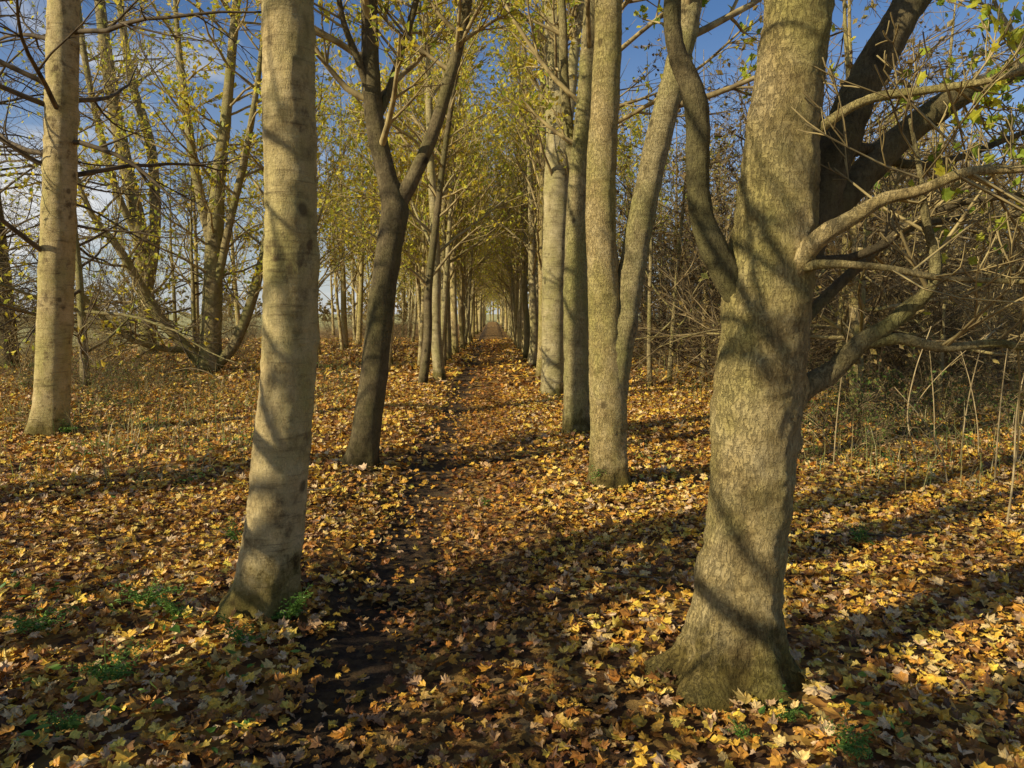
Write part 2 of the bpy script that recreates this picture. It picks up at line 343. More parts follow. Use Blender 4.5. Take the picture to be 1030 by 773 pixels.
# ------------------------------------------------------------------ growing
def unit(v): return v/(np.linalg.norm(v)+1e-9)
def rvec(): return rng.normal(size=3)
def grow(tw, lv, p, d, L, r, lvl, kids, up=.15, wig=.16, leafp=1.5, rmin=.0028, spread=(.5, 1.1), first=.2):
    n = int(min(9, max(3, L/.25))); pts = [np.array(p, float)]; d = unit(np.array(d, float)); ds = [d]
    for i in range(n):
        d = unit(d + rvec()*wig*.6 + np.array([0, 0, up/n*2])); pts.append(pts[-1]+d*L/n); ds.append(d)
    rad = np.linspace(r, max(r*.3, rmin), n+1)
    sides = 3 if r < .012 else (5 if r < .03 else 8)
    tw.tube(pts, rad, sides, cap=False)
    if lvl < len(kids):
        for k in range(kids[lvl]):
            t = rng.uniform(first, 1); i = min(n, int(t*n+.5))
            q = unit(np.cross(ds[i], rvec()))
            dd = unit(ds[i] + q*rng.uniform(*spread))
            grow(tw, lv, pts[i], dd, L*rng.uniform(.35, .62)*(1.15-.45*t), max(rad[i]*.6, rmin), lvl+1, kids, up, wig*1.15, leafp, rmin, spread, first)
    if lvl >= len(kids)-1 and leafp > 0:
        for k in range(rng.poisson(leafp)):
            i = rng.integers(1, n+1); lv.append(pts[i]+rvec()*.02)
def resample(P4, step):
    P4 = np.asarray(P4, float); Pp = np.vstack([2*P4[0]-P4[1], P4, 2*P4[-1]-P4[-2]]); out = []
    for i in range(1, len(Pp)-2):
        a, b, c, d = Pp[i-1], Pp[i], Pp[i+1], Pp[i+2]
        m = max(2, int(np.linalg.norm(c[:3]-b[:3])/step)); t = np.linspace(0, 1, m, endpoint=False)[:, None]
        out.append(.5*((2*b) + (-a+c)*t + (2*a-5*b+4*c-d)*t**2 + (-a+3*b-3*c+d)*t**3))
    out.append(Pp[-2][None]); o = np.vstack(out); o[:, 3] = np.maximum(o[:, 3], .002); return o
def spec(lst, d, ws=1.0):
    r = []
    for q in lst:
        dd = q[3] if len(q) > 3 else 0
        p, t = P(q[0], q[1], d+dd); r.append((*p, q[2]*ws/2*t/F_PX))
    return r
def sprout(tw, lv, S, n, tr, L, kids, up=.15, out=.9, leafp=1.5, zmin=0, rk=.45, bias=None):
    for k in range(n):
        i = int(rng.uniform(*tr)*(len(S)-1)); p = S[i, :3]
        if p[2] < zmin: continue
        ax = unit(S[min(i+1, len(S)-1), :3]-S[max(i-1, 0), :3])
        q = unit(np.cross(ax, rvec()))
        if bias is not None: q = unit(q+np.array(bias))
        grow(tw, lv, p, unit(ax*rng.uniform(.3, .8)+q*out), rng.uniform(*L), min(S[i, 3]*rk, .035), 0, kids, up=up, leafp=leafp)

def hero(name, label, basepx, trunk, limbs, bm, n=24, step=.06, lump=.1, flare=(.4, .15, 5, 0.), sproutspec=(), leafm=None, leafsize=(.03, .05), leaftpl=DIA, twm=None, limb_n=12, group=None, cat='tree', limbm=None, ws=1.0):
    b = G(*basepx); d = b[1]
    root = empty(name, tuple(b)); tag(root, label, cat, group)
    S = spec(trunk, d, ws); S = [(S[0][0], S[0][1], min(S[0][2], b[2])-.18, S[0][3])] + S
    S = resample(S, step)
    mb = MB(); mb.tube(S[:, :3], S[:, 3], n, lump=lump, seed=b[0]*7, flare=(b[2], flare[0], flare[1], flare[2], flare[3]) if flare else None)
    mb.build('trunk', bm, root, b)
    TRUNKS.append((b[0], b[1], S[0, 3]*1.05))
    lines = [S]
    for k, lm in enumerate(limbs):
        lmat = (limbm[k] if isinstance(limbm, (list, tuple)) and k < len(limbm) else None) or bm
        Q = resample(spec(lm, d, ws), step)
        m2 = MB(); m2.tube(Q[:, :3], Q[:, 3], limb_n, lump=lump*1.3, seed=b[1]*3+len(lines)); m2.build('limb', lmat, root, b); lines.append(Q)
    tw, lv = MB(), []
    for s in sproutspec:
        s = dict(s); which = s.pop('on')
        sprout(tw, lv, lines[which], **s)
    if tw.n: tw.build('twigs', twm or M_TWIG, root, b)
    if lv:
        lb = MB(); lb.leaves(leaftpl[0], leaftpl[1], lv, rng.uniform(leafsize[0], leafsize[1], len(lv)), 9, curl=.3); lb.build('foliage', leafm or M_LEAF, root, b, smooth=False)
    return root

K3 = (5, 4)
# --- right foreground tree
hero('maple_tree', 'thick rough barked foreground tree on the right with bare limbs reaching right', (738, 678),
     [(735, 690, 102), (737, 660, 92), (742, 600, 83), (750, 540, 80), (757, 470, 82), (762, 400, 86), (768, 330, 86), (774, 260, 82), (782, 200, 76), (790, 120, 72), (797, 50, 68), (803, 0, 64), (812, -150, 54), (822, -400, 44), (835, -800, 28), (850, -1400, 10)],
     [[(758, 345, 18, .0), (744, 305, 26, -.02), (731, 278, 29, -.03), (718, 252, 28, -.02), (707, 222, 24, 0), (702, 188, 22, 0), (702, 150, 23, 0), (701, 112, 23, 0), (693, 82, 22, 0), (681, 54, 19, 0), (676, 15, 17, 0), (680, -50, 15, 0), (690, -250, 11, 0), (700, -500, 6, 0)],
      [(790, 290, 40, .05), (812, 235, 44, .1), (836, 160, 40, .15), (866, 90, 37, .2), (900, 30, 34, .2), (930, -30, 30, .25), (980, -180, 22, .3), (1030, -400, 12, .4)],
      [(795, 290, 34, .05), (820, 228, 32, .15), (862, 183, 30, .25), (905, 140, 27, .3), (960, 100, 23, .35), (1040, 65, 18, .4), (1160, 20, 11, .5), (1300, -60, 6, .5)],
      [(785, 300, 24, -.08), (803, 266, 23, -.13), (826, 238, 20, -.2), (860, 218, 15, -.25), (890, 200, 13, -.27), (925, 192, 11, -.3), (975, 173, 10, -.33), (1035, 169, 7, -.36), (1120, 150, 5, -.4)],
      [(780, 412, 30, 0), (808, 390, 26, 0), (836, 375, 21, 0), (866, 345, 18, -.03), (890, 330, 16, -.05), (912, 312, 15, -.06), (934, 292, 13, -.1), (941, 262, 11, -.12), (931, 220, 8, -.15), (925, 170, 6, -.2), (915, 120, 3, -.2)],
      [(868, 345, 12, -.03), (905, 341, 12, -.06), (950, 350, 10, -.1), (1000, 345, 8, -.15), (1045, 349, 6, -.2), (1150, 330, 4, -.3)],
      [(795, 270, 12, -.1), (830, 266, 9, -.2), (885, 269, 7, -.25), (950, 280, 6, -.3), (1035, 284, 5, -.35), (1120, 290, 3, -.4)],
      [(815, 140, 10, -.05), (835, 122, 10, -.1), (875, 100, 9, -.12), (940, 90, 8, -.15), (1000, 80, 6, -.2), (1050, 60, 5, -.2), (1120, 20, 3, -.2)],
      [(800, 262, 12, .0), (845, 262, 10, .03), (885, 248, 9, .05), (915, 226, 8, .05), (965, 205, 7, .0), (1040, 194, 5, .0), (1100, 180, 3, 0)],
      [(800, 330, 12, .05), (830, 300, 11, .15), (870, 262, 9, .25), (905, 235, 8, .35), (950, 222, 6, .45), (1040, 215, 5, .5), (1120, 205, 3, .5)],
      [(836, 165, 14, .15), (870, 150, 11, .25), (910, 165, 9, .4), (960, 160, 7, .5), (1040, 130, 5, .6), (1110, 110, 3, .6)],
      ], M_ROUGH, n=84, step=.018, lump=.18, flare=(.5, .08, 6, 1.1), limb_n=20, limbm=[M_DARK_SHADED, M_DARK_SHADED, M_DARK_SHADED, None, M_MID, M_MID, None, None, M_DARK_SHADED, M_DARK_SHADED, M_DARK_SHADED],  # dark bark on the limbs paints in their shade
     sproutspec=[dict(on=0, n=12, tr=(.6, .98), L=(1.2, 2.4), kids=(3, 2), zmin=3.4, leafp=.8),
                 dict(on=1, n=7, tr=(.5, 1), L=(.5, 1.2), kids=(4, 3), leafp=1.5), dict(on=2, n=12, tr=(.45, 1), L=(.6, 1.4), kids=K3, leafp=1.2), dict(on=3, n=12, tr=(.4, 1), L=(.4, 1.1), kids=(4, 3), leafp=.9),
                 dict(on=4, n=10, tr=(.4, 1), L=(.3, .8), kids=(4, 3), leafp=.15), dict(on=5, n=8, tr=(.5, 1), L=(.3, .6), kids=(4, 2), leafp=0), dict(on=6, n=9, tr=(.3, 1), L=(.3, .6), kids=(4, 2), leafp=0),
                 dict(on=7, n=8, tr=(.3, 1), L=(.3, .6), kids=(3, 2), leafp=0), dict(on=8, n=12, tr=(.3, 1), L=(.3, .7), kids=(4, 3), leafp=1.2), dict(on=9, n=8, tr=(.3, 1), L=(.3, .6), kids=(4, 2), leafp=.15),
                 dict(on=10, n=9, tr=(.3, 1), L=(.3, .8), kids=(4, 3), leafp=.1), dict(on=11, n=9, tr=(.3, 1), L=(.3, .8), kids=(4, 3), leafp=.7)],
     leafm=M_LEAFG, leafsize=(.024, .046), leaftpl=MAPLE_S)
# --- right row
hero('maple_tree', 'olive barked tree splitting into two stems, second in the right row', (613, 490),
     [(613, 495, 38), (612, 470, 37), (612, 420, 37), (610, 360, 35), (607, 290, 31), (604, 220, 30), (606, 150, 29), (610, 80, 28), (612, 0, 27), (615, -150, 24), (620, -420, 13), (622, -700, 5)],
     [[(613, 415, 28, 0.0), (619, 370, 30, .0), (627, 325, 28, .0), (635, 275, 27, .02), (646, 215, 26, .02), (660, 150, 26, .02), (673, 98, 25, .02), (688, 40, 23, .02), (700, -30, 20, .02), (720, -200, 13, .0), (745, -420, 6, .0)]],
     M_ROUGH, n=40, step=.045, lump=.12, flare=(.3, .1, 5, .4), limb_n=24, limbm=[M_MID],  # leaning stem darker than the trunk, its shade put into the bark colour
     sproutspec=[dict(on=0, n=20, tr=(.38, .98), L=(1, 2.6), kids=(6, 4), zmin=2.5, leafp=2.0), dict(on=1, n=20, tr=(.35, .98), L=(.9, 2.4), kids=(6, 4), leafp=2.6, zmin=2.3)], leafm=M_LEAFG, leafsize=(.032, .058), leaftpl=MAPLE_S)
hero('maple_tree', 'narrow shaded tree close behind the two stemmed one, third in the right row', (580, 436),
     [(580, 440, 28), (580, 400, 26), (579, 330, 25), (580, 250, 24), (583, 180, 22), (590, 100, 20), (597, 0, 18), (605, -150, 12), (610, -330, 5)],
     [[(583, 190, 12, 0), (575, 150, 11, .1), (568, 90, 10, .2), (566, 20, 8, .3), (560, -80, 5, .4)]],
     M_MID, n=22, step=.09, lump=.1, flare=(.2, .12, 5, 2),
     sproutspec=[dict(on=0, n=26, tr=(.34, .98), L=(1, 2.8), kids=(7, 5), leafp=1.4, zmin=2.4, out=.7), dict(on=1, n=6, tr=(.4, 1), L=(.6, 1.4), kids=K3)], leafsize=(.035, .06))
hero('maple_tree', 'pale ringed trunk leaning slightly beside the path, fourth in the right row', (556, 398),
     [(556, 402, 26), (557, 370, 24), (557, 300, 24), (560, 200, 26), (562, 150, 26), (560, 80, 22), (558, 0, 20), (555, -120, 13), (552, -230, 5)],
     [[(562, 160, 14, 0), (572, 110, 12, -.1), (578, 50, 10, -.2), (588, -20, 8, -.2), (600, -110, 4, -.2)]],
     M_PALE, n=22, step=.11, lump=.14, flare=(.2, .15, 5, 3),
     sproutspec=[dict(on=0, n=32, tr=(.32, .98), L=(1, 3.0), kids=(8, 5), leafp=1.4, zmin=2.6, out=.7), dict(on=1, n=8, tr=(.3, 1), L=(.8, 1.8), kids=(6, 4), out=.6)], leafsize=(.035, .06))
# --- left row
hero('maple_tree', 'smooth pale foreground trunk on the left crossed by branch shadows', (262, 608),
     [(259, 615, 62), (266, 590, 59), (275, 540, 58), (281, 480, 56), (288, 400, 54), (292, 320, 53), (293, 240, 52), (292, 160, 51), (291, 80, 51), (290, 0, 50), (288, -200, 44), (290, -600, 30), (300, -1000, 14), (305, -1300, 6)],
     [], M_SMOOTH, n=64, step=.025, lump=.13, flare=(.3, .09, 5, 2.2),
     sproutspec=[dict(on=0, n=9, tr=(.6, .98), L=(1.2, 2.4), kids=(3, 2), zmin=4.2, leafp=.8)])
hero('maple_tree', 'dark leaning tree forking into a V, second in the left row', (363, 470),
     [(362, 476, 32), (366, 450, 30), (373, 400, 28), (380, 340, 27), (387, 280, 26), (394, 235, 27), (397, 208, 27), (389, 178, 20), (378, 130, 19), (373, 80, 18), (371, 0, 16), (366, -150, 12), (362, -350, 6)],
     [[(394, 232, 20, 0), (402, 203, 18, 0), (416, 178, 15, 0), (435, 135, 13, 0), (452, 80, 12, 0), (465, 30, 11, 0), (472, -20, 10, 0), (482, -170, 5, 0)],
      [(377, 125, 9, 0), (392, 90, 8, .1), (406, 45, 7, .15), (420, -5, 6, .2), (432, -70, 3, .2)],
      [(373, 100, 8, 0), (360, 60, 7, -.1), (345, 20, 6, -.2), (335, -40, 4, -.3)]],
     M_DARK_SHADED, n=28, step=.06, lump=.12, flare=(.3, .1, 5, .2),  # tree stands in shadow, painted in through the dark bark
     sproutspec=[dict(on=0, n=16, tr=(.42, .98), L=(.8, 2.0), kids=(6, 5), leafp=1.3, zmin=2.0), dict(on=1, n=15, tr=(.3, 1), L=(.6, 1.6), kids=(6, 5), leafp=1.3), dict(on=2, n=6, tr=(.3, 1), L=(.5, 1.2), kids=K3), dict(on=3, n=6, tr=(.3, 1), L=(.5, 1.2), kids=K3)], twm=M_TWIG)
hero('sapling', 'thin young stem standing in front of the left row', (425, 388),
     [(425, 389, 10), (430, 340, 9), (431, 290, 8), (438, 230, 7), (445, 170, 6), (455, 100, 5), (468, 20, 3), (475, -40, 2)],
     [], M_DARK_SHADED, n=10, step=.2, lump=.05, flare=None,
     sproutspec=[dict(on=0, n=22, tr=(.25, .98), L=(.8, 2.2), kids=(6, 4), leafp=1.6, out=.6)], leafsize=(.035, .06))
# --- left of the row
hero('maple_tree', 'straight tall trunk standing near the left edge of the photo', (50, 438),
     [(48, 443, 40), (52, 400, 37), (55, 330, 36), (58, 250, 36), (61, 150, 34), (63, 60, 33), (64, 0, 32), (66, -150, 26), (70, -350, 14), (72, -520, 5)],
     [], M_SMOOTH, n=32, step=.07, lump=.1, flare=(.25, .13, 5, 1),
     sproutspec=[dict(on=0, n=34, tr=(.2, .98), L=(1.4, 3.4), kids=(6, 5), leafp=.4, zmin=1.8, up=.02, out=1.3)], twm=M_TWIG_D, ws=.88)
hero('coppiced_tree', 'low forking tree with four spreading stems on the left among dry grass', (210, 376),
     [(210, 380, 27), (212, 340, 24), (214, 290, 22), (216, 240, 20), (220, 180, 16), (228, 110, 12), (238, 0, 9), (245, -70, 4)],
     [[(207, 372, 14, 0), (190, 352, 13, 0), (165, 325, 12, -.3), (140, 285, 11, -.6), (118, 248, 9, -1), (92, 215, 7, -1.3), (70, 160, 4, -1.5)],
      [(213, 372, 14, 0), (236, 346, 13, 0), (254, 300, 12, .2), (265, 255, 10, .4), (275, 200, 8, .6), (290, 120, 5, .8)],
      [(214, 252, 13, 0), (200, 190, 11, 0), (190, 130, 10, .2), (180, 50, 7, .4), (174, -30, 4, .5)],
      [(216, 300, 10, 0), (230, 230, 9, -.3), (248, 150, 8, -.6), (262, 60, 6, -.8), (268, -20, 4, -.8)],
      [(190, 352, 8, 0), (160, 350, 7, -.6), (120, 335, 6, -1.2), (85, 300, 5, -1.6), (60, 290, 3, -2)]],
     M_MID, n=20, step=.14, lump=.12, flare=(.3, .2, 5, 1), limb_n=10, ws=.85,
     sproutspec=[dict(on=0, n=26, tr=(.25, 1), L=(1.5, 3.4), kids=(6, 5), leafp=1.8, up=.05), dict(on=1, n=20, tr=(.25, 1), L=(1, 3.2), kids=(6, 4), leafp=1.0, up=.0, out=1.3), dict(on=2, n=16, tr=(.25, 1), L=(1, 2.8), kids=(6, 4), leafp=1.6, up=.02), dict(on=3, n=14, tr=(.3, 1), L=(1, 2.4), kids=(6, 4), leafp=1.8), dict(on=4, n=12, tr=(.3, 1), L=(1, 2.4), kids=(5, 4), leafp=1.8), dict(on=5, n=16, tr=(.2, 1), L=(.8, 2.6), kids=(6, 4), leafp=.5, up=0)],
     leafsize=(.055, .09))
hero('maple_tree', 'leaning two stemmed tree behind the low forking tree on the left', (149, 358),
     [(148, 362, 20), (148, 330, 21), (146, 290, 20), (140, 230, 18), (125, 160, 17), (112, 90, 16), (105, 40, 14), (98, -20, 11), (92, -100, 5)],
     [[(147, 300, 14, 0), (156, 235, 13, .3), (152, 150, 12, .6), (132, 80, 10, .8), (120, 0, 8, 1), (110, -80, 4, 1)],
      [(140, 240, 10, 0), (120, 200, 9, -.5), (100, 130, 8, -.8), (84, 50, 7, -1), (75, -40, 4, -1)]],
     M_MID, n=16, step=.2, lump=.08, flare=(.3, .2, 5, 1), ws=.8,
     sproutspec=[dict(on=0, n=30, tr=(.15, 1), L=(2, 4.6), kids=(7, 5), leafp=.6, up=.0, out=1.3), dict(on=1, n=14, tr=(.3, 1), L=(1.5, 3.2), kids=(6, 4), leafp=.9), dict(on=2, n=12, tr=(.3, 1), L=(1.4, 3), kids=(6, 4), leafp=.9)], leafsize=(.06, .09))
hero('maple_tree', 'leaning trunk cut by the left edge of the photo', (8, 372),
     [(8, 375, 21), (5, 330, 20), (0, 270, 18), (-8, 200, 16), (-15, 100, 12), (-22, 0, 8), (-25, -80, 4)],
     [], M_DARK_SHADED, n=14, step=.2, lump=.08, flare=(.3, .2, 5, 1),
     sproutspec=[dict(on=0, n=44, tr=(.1, 1), L=(1.8, 5.2), kids=(7, 5), leafp=.2, up=-.05, out=1.6)], twm=M_TWIG_D, leafsize=(.05, .075))

# ------------------------------------------------------------------ generic trees for the rows
def make_tree(name, H, r0, bm, nl=22, kids=(9, 5), leafp=1.3, lean=.03, zlow=2.4, leafm=None, lsize=(.045, .085), upright=.92, nlimb=4, twm=None, Lk=.9, up=.12, rk=.5, rcap=.04):
    root = empty(name); S = []
    x = y = 0; dx, dy = rng.normal(0, lean, 2)
    m = 9
    for i in range(m+1):
        t = i/m; S.append((x, y, -.15+(H+.15)*t, max(r0*(1-t)**.8, .006))); x += (dx+rng.normal(0, .025))*H/m; y += (dy+rng.normal(0, .025))*H/m
    S = resample(S, .35)
    mb = MB(); mb.tube(S[:, :3], S[:, 3], 14, lump=.1, seed=H*3, flare=(0, .3, .13, 5, r0*20)); mb.build('trunk', bm, root)
    tw, lv = MB(), []
    for k in range(nl):
        zt = zlow+(H*.92-zlow)*((k+rng.uniform(0, .8))/nl); i = int(np.argmin(np.abs(S[:, 2]-zt)))
        a = rng.uniform(0, 2*np.pi); e = rng.uniform(upright-.35, upright+.4)
        d = np.array([math.cos(a)*math.cos(e), math.sin(a)*math.cos(e), math.sin(e)])
        L = Lk*(1.1+.24*(H-zt))*rng.uniform(.75, 1.2); r = min(S[i, 3]*rk, rcap)
        if k < nlimb:
            n = 9; pts = [S[i, :3]]; dd = d; ds = [dd]
            for q in range(n):
                dd = unit(dd+rvec()*.08+np.array([0, 0, up*.4])); pts.append(pts[-1]+dd*L*1.15/n); ds.append(dd)
            rr = np.linspace(r, .008, n+1); lb = MB(); lb.tube(pts, rr, 8, lump=.06); lb.build('limb', bm, root)
            for q in range(kids[0]+2):
                j = rng.integers(2, n+1); qv = unit(np.cross(ds[j], rvec()))
                grow(tw, lv, pts[j], unit(ds[j]+qv*rng.uniform(.5, 1)), L*rng.uniform(.35, .6), max(rr[j]*.6, .005), 1, kids, leafp=leafp, rmin=.0038)
        else:
            grow(tw, lv, S[i, :3], d, L, r, 0, kids, up=up, leafp=leafp, rmin=.0038)
    tw.build('twigs', twm or M_TWIG, root)
    if lv:
        lb = MB(); lb.leaves(DIA[0], DIA[1], lv, rng.uniform(lsize[0], lsize[1], len(lv)), 9, curl=.3); lb.build('foliage', leafm or M_LEAF, root, smooth=False)
    return root
VAR = [make_tree('maple_tree', 11.5, .14, M_PALE), make_tree('maple_tree', 12.5, .16, M_ROUGH, leafp=1.5), make_tree('maple_tree', 10.5, .12, M_ROUGH, leafp=1.1, upright=1.0),
       make_tree('maple_tree', 12, .13, M_SMOOTH, leafp=1.6), make_tree('maple_tree', 9.5, .1, M_MID, nl=19, leafp=1.7, upright=.7, zlow=1.8, Lk=1), make_tree('maple_tree', 11, .15, M_ROUGH, leafp=1.1, zlow=2.0, upright=.8)]
SLIM = [make_tree('slim_tree', 9, .075, M_SMOOTH, nl=16, kids=(7, 5), leafp=1.5, zlow=2.0, lean=.05, nlimb=3, upright=1.0, Lk=.72), make_tree('slim_tree', 10, .085, M_PALE, nl=17, kids=(7, 5), leafp=1.2, zlow=1.9, lean=.06, nlimb=3, upright=1.0, Lk=.72)]
SAP = [make_tree('sapling', 6, .05, M_MID, nl=12, kids=(5, 4), leafp=1.2, zlow=.6, lean=.07, nlimb=2, twm=M_THICK, leafm=M_BROWNLEAF, upright=.45, Lk=1), make_tree('sapling', 7.5, .06, M_MID, nl=13, kids=(5, 4), leafp=.8, zlow=.8, lean=.06, leafm=M_BROWNLEAF, nlimb=2, twm=M_THICK, upright=.45, Lk=1)]
BARE = [make_tree('bare_tree', 11, .18, M_ROUGH, nl=15, kids=(2, 1), leafp=.3, zlow=1.8, upright=.4, nlimb=9, Lk=1, rcap=.07), make_tree('bare_tree', 10, .16, M_DARK_SHADED, nl=14, kids=(2, 1), leafp=.3, zlow=1.5, upright=.4, nlimb=9, Lk=1, rcap=.07),
        make_tree('bare_tree', 11, .17, M_ROUGH, nl=20, kids=(4, 3), leafp=1.0, zlow=1.8, upright=.4, nlimb=9, Lk=1, rcap=.06, lsize=(.05, .08))]
LOWB = [make_tree('bare_tree', 6.5, .11, M_ROUGH, nl=12, kids=(1, 0), leafp=.1, zlow=1.1, upright=.3, nlimb=12, Lk=.75, up=.05, rk=.55, rcap=.045)]  # unseen trees added so their limbs throw shadow bands on the near trunks
SPREAD = [make_tree('spreading_tree', 8, .1, M_MID, nl=22, kids=(6, 5), leafp=.2, zlow=.5, upright=.05, nlimb=5, Lk=1.15, up=.0, twm=M_TWIG_D), make_tree('spreading_tree', 8.5, .1, M_ROUGH, nl=24, kids=(6, 5), leafp=.4, zlow=.6, upright=.12, nlimb=8, Lk=1.2, up=.02, twm=M_THICK, leafm=M_BROWNLEAF)]
used = set()
def put(var, x, y, label, group=None, s=1.0, cat='tree', name=None):
    o = copy_tree(var) if var.name in used else var
    used.add(var.name)
    o.location = (x, y, float(gz(x, y))); o.rotation_euler = (0, 0, rng.uniform(0, 6.28)); o.scale = (s, s, s*rng.uniform(.92, 1.08))
    if 'group' in o: del o['group']
    tag(o, label, cat, group); return o
ORD = ['first', 'second', 'third', 'fourth', 'fifth', 'sixth', 'seventh', 'eighth', 'ninth', 'tenth', 'eleventh', 'twelfth']
d = 18.2; k = 4
while d < 108:
    lab = f'{ORD[k]} thick trunk from the camera in the row right of the path' if k < 10 else 'slender far trunk at the vanishing end of the right row'
    put(VAR[[3, 0, 1, 5, 2, 0, 4][k % 7]], 1.1-.024*d+rng.normal(0, .1), d, lab, 'trees of the right row' if k < 10 else 'far trees of the right row', rng.uniform(.9, 1.1))
    if d > 19: put(SLIM[k % 2], 1.25-.024*d+rng.normal(0, .2), d+1.8, 'slim pale trunk between the thick trunks of the right row', 'slim trunks within the right row', rng.uniform(.85, 1.15))
    d += 3.3+rng.normal(0, .2); k += 1
d = 17.6; k = 2
while d < 108:
    lab = f'{ORD[k]} full grown trunk from the camera in the row left of the path' if k < 9 else 'slender far trunk at the vanishing end of the left row'
    put(VAR[[2, 5, 0, 4, 1, 3, 2][k % 7]], -1.4-.024*d+rng.normal(0, .12), d, lab, 'trees of the left row' if k < 9 else 'far trees of the left row', rng.uniform(.88, 1.08))
    put(SLIM[(k+1) % 2], -1.65-.024*d+rng.normal(0, .2), d+1.75, 'slim pale trunk between the thick trunks of the left row', 'slim trunks within the left row', rng.uniform(.85, 1.15))
    d += 3.3+rng.normal(0, .2); k += 1
for i, d in enumerate([23.5, 27.5, 31.5, 36, 41, 47, 54, 62, 71]):
    put(VAR[[4, 3, 1, 5, 2, 4, 0, 3, 1][i]], -6.2-.024*d+rng.normal(0, .25), d, f'yellow leaved tree, {ORD[i]} of the second row left of the path counting away', 'second row of trees on the left', rng.uniform(.85, 1.05))
for i, d in enumerate([29, 36, 44, 54, 66]):
    put(VAR[[2, 5, 2, 2, 5][i]], -11.3-.024*d+rng.normal(0, .4), d, f'tree at the edge of the pale field, {ORD[i]} counting away from the camera', 'trees along the field edge', rng.uniform(.85, 1.0))
for i, (x, d) in enumerate([(-29, 56), (-34, 70)]):
    put(VAR[[2, 5][i]], x, d, ['nearer of two trees standing out in the pale field', 'farther of two trees standing out in the pale field'][i], 'trees out in the field', rng.uniform(.75, 1.0))
for i, (x, d, v) in enumerate([(-7.4, 4.3, 0), (-6.4, -.4, 1), (-1.45, .1, 0), (-6.3, -3.2, 1), (-11, 1.6, 0), (-11.2, -3, 1), (-1.3, -3.6, 0), (-9.2, -.9, 2)]):
    put(BARE[v], x, d, 'bare tree beyond the left edge of the view throwing shadows on the leaves', 'trees out of view on the left', 1.0)
for i, (x, d) in enumerate([(-3.5, 1.5), (-3.5, -.6), (-4.9, .9), (-5.2, -1.6)]):
    put(LOWB[0], x, d, 'unseen small bare tree added outside the left edge to band the near trunks with shadow', 'small bare trees added out of view on the left', [1.05, 1.15, 1.1, 1.25][i])
for i, (x, d) in enumerate([(-8.9, 15.5), (-11.5, 19), (-15.5, 22), (-18.5, 27), (-22, 33), (-10.2, 24), (-13.5, 30), (-13, 16.5)]):
    put(SPREAD[0], x, d, 'low spreading bare tree on the left with near horizontal branches, ' + ['nearest', 'second nearest', 'third nearest', 'toward the left edge', 'farthest left', 'behind the forking tree', 'by the field edge', 'cut by the left edge'][i], 'spreading trees on the left', rng.uniform(.75, 1.0))
for i, (x, d) in enumerate([(6.4, 14.5), (9.2, 16.5), (4.9, 19), (11.5, 20.5), (7.3, 22.5), (14.5, 25), (9.8, 27), (13, 17), (5.6, 12)]):
    put(SPREAD[1], x, d, 'spreading bare tree with long crossing branches in the right thicket, ' + ['second nearest', 'third nearest', 'just behind the right row', 'toward the right edge', 'in the middle', 'deep toward the right', 'deepest', 'cut by the right edge', 'nearest'][i], 'spreading trees in the right thicket', rng.uniform(.85, 1.1))
slim = [(-3.6, 22), (-4.4, 25), (-2.9, 29), (-8.2, 26), (-3.8, 33), (-5.1, 38), (-3.4, 42), (-8.4, 40), (-4.4, 48), (-7.2, 52), (-10.5, 50), (-5.2, 58), (-9, 62), (-4.6, 68), (-7.8, 74), (-14, 70), (-3.2, 19), (-5.4, 20.5), (-6.8, 30), (-4.8, 29.5), (-2.9, 24.5), (-3.4, 36.5), (-5.9, 34), (-4.3, 44), (-3.4, 53), (-6.4, 46), (-2.6, 21), (-2.9, 32), (-3.0, 46), (-3.2, 61)]
for i, (x, y) in enumerate(slim):
    z = 0 if y < 35 else (1 if y < 51 else 2)
    put(SLIM[i % 2], x, y, ['slim yellow leaved tree among the nearer trees left of the row', 'slim yellow leaved tree in the middle distance left of the row', 'slim yellow leaved tree far off left of the row'][z], ['nearer slim trees on the left', 'middle slim trees on the left', 'far slim trees on the left'][z], rng.uniform(.85, 1.2))
slim = [(2.6, 20.5), (2.2, 27), (3.2, 32), (2.4, 38), (3.6, 43), (2.0, 50), (3.0, 58), (2.2, 68)]
for i, (x, y) in enumerate(slim):
    put(SLIM[i % 2], x, y, f'slim tree just right of the right row, {ORD[i]} of eight counting away', 'slim trees right of the right row', rng.uniform(.85, 1.15))
for i, (x, d) in enumerate([(5.4, 11.5), (4.2, 13.5), (7.5, 13), (3.6, 17), (6.3, 19), (9.5, 17.5), (4.6, 23), (8, 25), (12, 22), (2.9, 15.5), (10, 13.5), (6, 15.5)]):
    put(SAP[i % 2], x, d, 'thin bare sapling in the right hand thicket, ' + ['nearest', 'third nearest', 'second nearest', 'just behind the right row', 'in the middle', 'toward the right edge', 'behind the middle', 'deep in the middle', 'deep toward the right', 'close to the third trunk', 'beside the right edge', 'among the shrubs'][i], 'saplings in the right thicket', rng.uniform(.8, 1.25), 'sapling')
for i, (x, d) in enumerate([(5.2, 29), (9, 33), (5.6, 38), (12, 38), (6.2, 47), (10, 50), (16, 32), (20, 40), (14, 27)]):
    put(VAR[[4, 2, 3, 2, 4, 1, 2, 4, 2][i]], x, d, f'tree behind the right thicket, {ORD[i]} of nine counting roughly away', 'trees behind the right thicket', rng.uniform(.8, 1))

